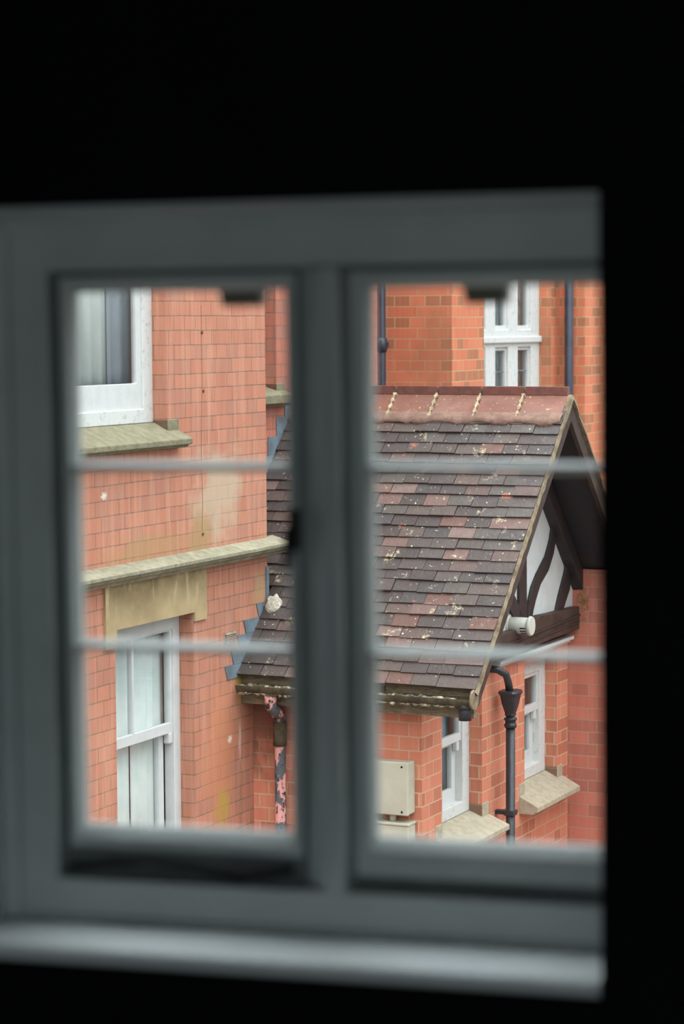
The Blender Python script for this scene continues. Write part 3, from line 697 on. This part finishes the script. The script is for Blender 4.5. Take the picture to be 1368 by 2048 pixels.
# stepped lead flashing where the near slope meets the left house, and at the set-back wall
fl = MB(); k0 = ev0 + .02
zst = [roof_z(v) for v in (k0, VA)]
z_ = roof_z(k0) - .02; i = 0
while z_ < roof_z(VA - .05) + .02:
    z2_ = z_ + .0755; vr = min(VA - .002, rv - (rz - z2_) / slope); vr0 = rv - (rz - z_) / slope
    wd_ = .22 if z_ < roof_z(VA) - .12 else .13
    fl.prism([(vr - wd_ + .02, z_), (min(vr0, VA - .002) + .01, z_), (vr, z2_ - .001), (vr - wd_ - .01, z2_ - .001)], 0, UA, UA + .006 + .0008 * (i % 2)); z_ = z2_; i += 1
fl.prism([(VA - .025, roof_z(VA) + .01), (VA + .004, roof_z(VA) + .02), (VA + .004, roof_z(VA) + .20), (VA - .025, roof_z(VA) + .20)], 0, UA, UA + .010)
build('stepped_flashing', fl, M['lead'], PX)
fl = MB(); n = 10
for i in range(n):
    va, vb = VA + (rv - VA) * i / n, VA + (rv - VA) * (i + 1) / n
    fl.prism([(va, roof_z(va) + .01), (vb, roof_z(vb) + .01), (vb, roof_z(vb) + .10), (va, roof_z(vb) + .10)], 0, UC, UC + .006)
build('stepped_flashing', fl, M['lead'], PX)
# lump of white mortar at the corner of the left house
lp = MB(); bm = bmesh.new(); bmesh.ops.create_icosphere(bm, subdivisions=3, radius=1)
cc = (UA + .06, VA - .045, roof_z(VA - .045) + .032)
lp.add([(cc[0] + p.co.x * .048 * (1 + .2 * math.sin(p.co.z * 9)), cc[1] + p.co.y * .04, cc[2] + p.co.z * .05 * (1 + .25 * math.sin(p.co.x * 7)) - p.co.y * -.03) for p in bm.verts], [[v.index for v in f.verts] for f in bm.faces], True); bm.free()
build('mortar_fillet', lp, simple('crumbling_white_mortar', (220, 214, 198), (170, 160, 140), .95, 60, .1, .8), PX)

# ------------------------------------------------------------------ gutter
gz = roof_z(ev0) - .035; gv = ev0 - .020; gr = .052
GT = thing('eaves_gutter', ((UA + UV_) / 2, gv, gz - gr), 'old mossy half-round gutter under the eaves of the clay tiled roof', 'gutter')
n = 12; prof = [(gv - gr * math.cos(math.pi * k / n), gz - gr * math.sin(math.pi * k / n)) for k in range(n + 1)] + [(gv + (gr - .006) * math.cos(math.pi * k / n), gz - (gr - .006) * math.sin(math.pi * k / n)) for k in range(n + 1)]
gm = MB(); k = len(prof); g0, g1 = UA + .02, UV_ + .005
gm.add([(g0, p[0], p[1]) for p in prof] + [(g1, p[0], p[1]) for p in prof], [(i, (i + 1) % k, k + (i + 1) % k, k + i) for i in range(k)])
build('trough', gm, M['gutter'], GT)
em = MB().tube([(g1, gv, gz - .004), (g1 + .012, gv, gz - .004)], gr * 1.02, 20); build('stop_end', em, M['paleboard'], GT, label='cream stop end')
# crust of lime and moss along the lip and belly
cm = MB()
for (dv, dz, r_) in ((-gr * .55, -gr * .80, .010), (.0, -gr * .15, .011)):
    pts = []; rad = []
    for i in range(70):
        t = i / 69; pts.append((g0 + (g1 - g0 - .09) * t, gv + dv + random.uniform(-.004, .004), gz + dz + random.uniform(-.005, .005))); rad.append(r_ * (.35 + .9 * random.random()))
    cm.tube(pts, rad, 7)
build('moss_crust', cm, M['moss'], GT)
uo = on_v(930, 1400, gv)[0]
build('outlet', MB().tube([(uo, gv, gz - .03), (uo, gv, gz - .115)], .034, 16).tube([(uo, gv, gz - .03), (uo, gv, gz - .055)], .042, 16), M['black'], GT)
for uu in (UA + .35, UA + .85):
    build('gutter_bracket', MB().box(uu - .012, uu + .012, gv - gr - .004, gv + gr + .02, gz - gr - .006, gz - gr + .006).box(uu - .012, uu + .012, gv + gr, gv + gr + .012, gz - gr, gz + .03), M['black'], GT)

# ------------------------------------------------------------------ hopper pipe on the side wall
pv, pz = on_u(1022, 1390, UL + .09); pu = UL + .09
vv_ = on_u(1021, 1550, pu)[0]
HP = thing('hopper_downpipe', (pu, vv_, -6), 'black iron downpipe with a flared hopper head on the orange brick side wall', 'drainpipe')
z1 = on_u(1022, 1380, pu)[1]; z2 = on_u(1022, 1430, pu)[1]
hm = MB(); lv = [(z1, .056, .068), (z1 - .012, .062, .076), (z1 - .03, .052, .062), (z1 - .075, .044, .052), (z2 + .012, .028, .030), (z2, .030, .032)]
vs = []; fs = []
for (z, a, b) in lv:
    for k in range(16):
        t = 2 * math.pi * k / 16; c_, s_ = math.cos(t), math.sin(t); e = .55
        vs.append((pu + a * math.copysign(abs(c_) ** e, c_), vv_ + b * math.copysign(abs(s_) ** e, s_), z))
n = len(lv); fs = [(i * 16 + k, i * 16 + (k + 1) % 16, (i + 1) * 16 + (k + 1) % 16, (i + 1) * 16 + k) for i in range(n - 1) for k in range(16)]
fs += [tuple(range((n - 1) * 16, n * 16)), tuple(range(16))[::-1]]
build('hopper_head', hm.add(vs, fs), M['black'], HP, bevel=.002)
build('pipe', MB().tube([(pu, vv_, z2 + .01), (pu, vv_, -6)], .0265, 18), M['black'], HP)
z3 = on_u(1018, 1437, pu)[1]
build('pipe_collar', MB().tube([(pu, vv_, z3 - .0), (pu, vv_, z3 - .012), (pu, vv_, z3 - .014), (pu, vv_, z3 - .034), (pu, vv_, z3 - .036), (pu, vv_, z3 - .055)], [.037, .037, .031, .031, .037, .034], 18), M['black'], HP)
pv0, pz0 = on_u(1013, 1345, pu)
build('swan_neck', MB().tube([(UL - .0, vv_ - .12, z1 + .135), (UL + .05, vv_ - .10, z1 + .13), (pu, vv_ - .07, z1 + .10), (pu, vv_ - .035, z1 + .05), (pu, vv_ - .01, z1 - .01)], .022, 14), M['black'], HP)
for zz in (z3 - .55, z3 - 1.3):
    build('pipe_clip', MB().box(pu - .03, pu + .032, vv_ - .032, vv_ + .032, zz - .015, zz + .015).box(UL, pu, vv_ - .02, vv_ + .02, zz - .012, zz + .012), M['black'], HP, bevel=.003)

# ------------------------------------------------------------------ peeling downpipe in the corner by the left house
qu, qv = on_v(561, 1600, VD - .05)[0], VD - .05
PP = thing('peeling_downpipe', (qu, qv, -6), 'flaking pink and grey downpipe in the corner between the two brick walls', 'drainpipe')
zq = on_v(561, 1480, VD - .05)[1]
uq0 = on_v(535, 1395, gv)[0]
build('pipe', MB().tube([(qu, qv, zq), (qu, qv, -6)], .030, 18), M['peel'], PP)
build('pipe_socket', MB().tube([(qu, qv, zq + .10), (qu, qv, zq - .03)], .038, 18), M['gutter'], PP)
zt_ = on_v(545, 1395, gv)[1]
build('swan_neck', MB().tube([(uq0 + .02, gv, gz - gr + .01), (uq0 + .02, gv, gz - gr - .06), (uq0 + .05, gv + .03, gz - gr - .10), (qu - .02, qv - .01, zq + .16), (qu, qv, zq + .11), (qu, qv, zq + .05)], [.038, .034, .031, .031, .032, .032], 16), M['peel'], PP)

# ------------------------------------------------------------------ flue terminal
fv, fz = on_u(1019, 1250, UG)
FT = thing('flue_terminal', (UG, fv, fz - .05), 'short white plastic boiler flue sticking out of the white gable panel', 'flue')
build('flue_tube', MB().tube([(UG - .01, fv, fz), (UG + .125, fv, fz)], .048, 28), M['plastic'], FT)
build('flue_flange', MB().tube([(UG + .122, fv, fz), (UG + .130, fv, fz), (UG + .140, fv, fz)], [.056, .058, .054], 28).tube([(UG, fv, fz), (UG + .008, fv, fz)], .062, 28), M['plastic'], FT, bevel=.002)
sm_ = MB()
for k in range(3):
    t = R(192 + k * 23)
    for uu in (.080,):
        a = t; cv, cz = math.cos(a), math.sin(a); 
        sm_.tube([(UG + uu, fv + cv * .0465, fz + cz * .0465), (UG + uu + .034, fv + cv * .0465, fz + cz * .0465)], .0042, 8)
build('flue_slots', sm_, M['slot'], FT)

# ------------------------------------------------------------------ boxes on the front wall
bu0, bz0 = on_v(816, 1632, VD - .10); bu1, bz1 = on_v(816, 1527, VD - .10)
MBX = thing('meter_box', (bu0 - .13, VD - .05, bz0), 'cream enamelled meter box fixed to the brick wall, above the smaller cream box', 'meter box')
build('box_body', MB().box(bu0 - .26, bu0, VD - .085, VD, bz0, bz1), M['box'], MBX, bevel=.008)
build('box_cover', MB().box(bu0 - .262, bu0 - .012 + .014, VD - .104, VD - .086, bz0 - .002, bz1 + .003), M['box'], MBX, bevel=.006)
for zz in (bz0 + .018, bz1 - .022): build('screw', MB().tube([(bu0 - .034, VD - .106, zz), (bu0 - .034, VD - .100, zz)], .006, 10), M['slot'], MBX)
build('cable_gland', MB().tube([(bu0 - .11, VD - .05, bz0), (bu0 - .11, VD - .05, bz0 - .045)], .018, 12), M['box'], MBX)
_, cz1 = on_v(816, 1648, VD - .10)
SB = thing('junction_box', (bu0 - .13, VD - .05, cz1 - .16), 'lower cream box just under the meter box on the brick wall', 'junction box')
build('box_body', MB().box(bu0 - .26, bu0 + .002, VD - .10, VD, cz1 - .16, cz1 - .014), M['box'], SB, bevel=.006)
build('box_lid', MB().box(bu0 - .265, bu0 + .007, VD - .106, VD, cz1 - .014, cz1), M['box'], SB, bevel=.004)

# ------------------------------------------------------------------ wall beyond the extension
SW = thing('side_building', (-3.6, VE + .15, -6), 'plain red brick side building standing just beyond the half-timbered gable', 'building')
build('wall', MB().box(UL - .24, -2.2, VE + .001, VE + .3, -6, roof_z(VE) - .06), M['brickE'], SW)
# straw of a nest tucked in the eaves corner
nm = MB()
fvn, fzn = on_u(1163, 1200, UG + .03)
for i in range(90):
    p = Vector((UG + .07 + random.gauss(0, .018), min(fvn + random.gauss(0, .03), VE - .005), fzn + random.gauss(0, .045)))
    d = Vector((random.gauss(0, 1), random.gauss(0, .6), random.gauss(0, 1))).normalized() * random.uniform(.012, .035)
    q_ = p + d; q_.y = min(q_.y, VE - .005); nm.tube([p, q_], .0014, 3)
tag(build('nest_straw', nm, M['straw']), 'loose dry straw of a nest at the right end of the gable beam', 'nest', kind='stuff')

# ================================================================== FAR HOUSE
FH = thing('far_brick_house', (UF - 1.5, 17, -6), 'tall orange brick house behind the ridge of the clay tiled roof', 'house')
vF0, vF1 = on_u(968, 700, UF)[0], on_u(1102, 700, UF)[0]
zF0 = -1.1; zF1 = 1.3
build('bay_wall', MB().box(-9.4, UF - .3, VB, VB + .3, -6, 3.4), M['brickB'], FH)
build('window_wall', MB().slab_with_holes(0, UF - .3, UF, VB, VE2, -6, 3.4, [(vF0, vF1, zF0, zF1)]), M['brickB'], FH)
build('corner_wall', MB().box(UF - .3, UG2, VE2, VE2 + .3, -6, 3.4), M['brickB'], FH)
build('far_wall', MB().box(UG2 - .3, UG2, VE2 + .3, VE2 + 3, -6, 3.4), M['brickB'], FH)
build('rear_wall', MB().box(-9.7, -9.4, VB, VE2 + 3, -6, 3.4).box(-9.4, UG2 - .3, VE2 + 2.7, VE2 + 3, -6, 3.4), M['brickB'], FH)
build('flat_roof', MB().box(-9.7, UF, VB, VE2 + 3, 3.4, 3.5), M['lead'], FH)
UW = UF - .095
g_lo = [(on_u(a, 750, UW)[0], on_u(b, 750, UW)[0]) for a, b in ((1036, 1062), (991, 1017))]
stp = (g_lo[0][0] - g_lo[1][0]); g_lo += [(g_lo[1][0] - stp, g_lo[1][1] - stp), ]
zt0, zt1 = on_u(1030, 694, UW)[1], on_u(1030, 659, UW)[1]
holes = []
for (a, b) in g_lo: holes += [(a, b, zF0 + .08, zt0), (a, b, zt1, zF1 - .08)]
fw = build('window_frame', MB().slab_with_holes(0, UW - .07, UW, min(vF0, g_lo[-1][0] - .08), vF1, zF0, zF1, holes), M['oldwhite'], FH, bevel=.006)
zz0 = (zt0 + zt1) / 2
build('transom', MB().box(UW, UW + .022, vF0 - .1, vF1, zz0 - .035, zz0 + .015), M['oldwhite'], fw, bevel=.008)
for h in holes:
    cs_ = MB().slab_with_holes(0, UW - .05, UW - .02, h[0] - .01, h[1] + .01, h[2] - .01, h[3] + .01, [(h[0] + .018, h[1] - .018, h[2] + .03, h[3] - .025)])
    build('casement', cs_, M['white'], fw, bevel=.003)
    build('pane', MB().box(UW - .04, UW - .035, h[0] + .01, h[1] - .01, h[2] + .01, h[3] - .01), M['glass'], fw)
    ld = MB()
    if h[2] > 0 - .2 and h[3] > .5:
        for k in range(2, 3): ld.box(UW - .035, UW - .031, h[0] + .01, h[1] - .01, h[2] + (h[3] - h[2]) * k / 3 - .004, h[2] + (h[3] - h[2]) * k / 3 + .004)
    else:
        z_ = on_u(1030, 742, UW)[1]; ld.box(UW - .035, UW - .031, h[0] + .01, h[1] - .01, z_ - .004, z_ + .004)
    build('lead_came', ld, M['lead'], fw)
curtain('reflection_sheet', UW - .085, vF0 + .02, (g_lo[0][0] + g_lo[1][1]) / 2, zF0 + .05, zF1 - .05, M['darkreflect'], 'dark sheet imitating reflections behind the left lights of the far mullioned window', 12, .008, group='reflection sheets of the far window')  # added folded sheets in place of the reflection in the glass
curtain('reflection_sheet', UW - .085, (g_lo[0][0] + g_lo[1][1]) / 2 + .01, vF1 - .01, zF0 + .05, zF1 - .05, M['darkreflect'], 'dark sheet imitating reflections behind the rightmost light of the far mullioned window', 7, .008, group='reflection sheets of the far window')
# downpipes of the far house
u1, _ = on_v(1138, 700, VE2 - .08)
DP = thing('round_downpipe', (u1, VE2 - .08, -6), 'blue-black round downpipe right of the far mullioned window', 'drainpipe')
build('pipe', MB().tube([(u1, VE2 - .08, 3.3), (u1, VE2 - .08, -6)], .033, 18), M['navy'], DP)
for zz in (1.2, -.9): build('pipe_clip', MB().box(u1 - .03, u1 + .03, VE2 - .05, VE2, zz - .02, zz + .02).tube([(u1, VE2 - .08, zz - .02), (u1, VE2 - .08, zz + .02)], .04, 16), M['navy'], DP)
u2, _ = on_v(764, 700, VB - .07)
DP = thing('square_downpipe', (u2, VB - .07, -6), 'slim blue-black downpipe at the left end of the far orange wall', 'drainpipe')
build('pipe', MB().tube([(u2, VB - .07, 3.3), (u2, VB - .07, -6)], .026, 18), M['navy'], DP)
zc = on_v(764, 690, VB - .07)[1]
build('pipe_socket', MB().tube([(u2, VB - .07, zc + .05), (u2, VB - .07, zc - .02), (u2, VB - .07, zc - .05)], [.037, .037, .031], 18), M['navy'], DP)
build('pipe_clip', MB().box(u2 - .02, u2 + .02, VB - .05, VB, zc - .01, zc + .02), M['navy'], DP)
for o in list(bpy.data.objects):
    if '_b' in o: del o['_b']
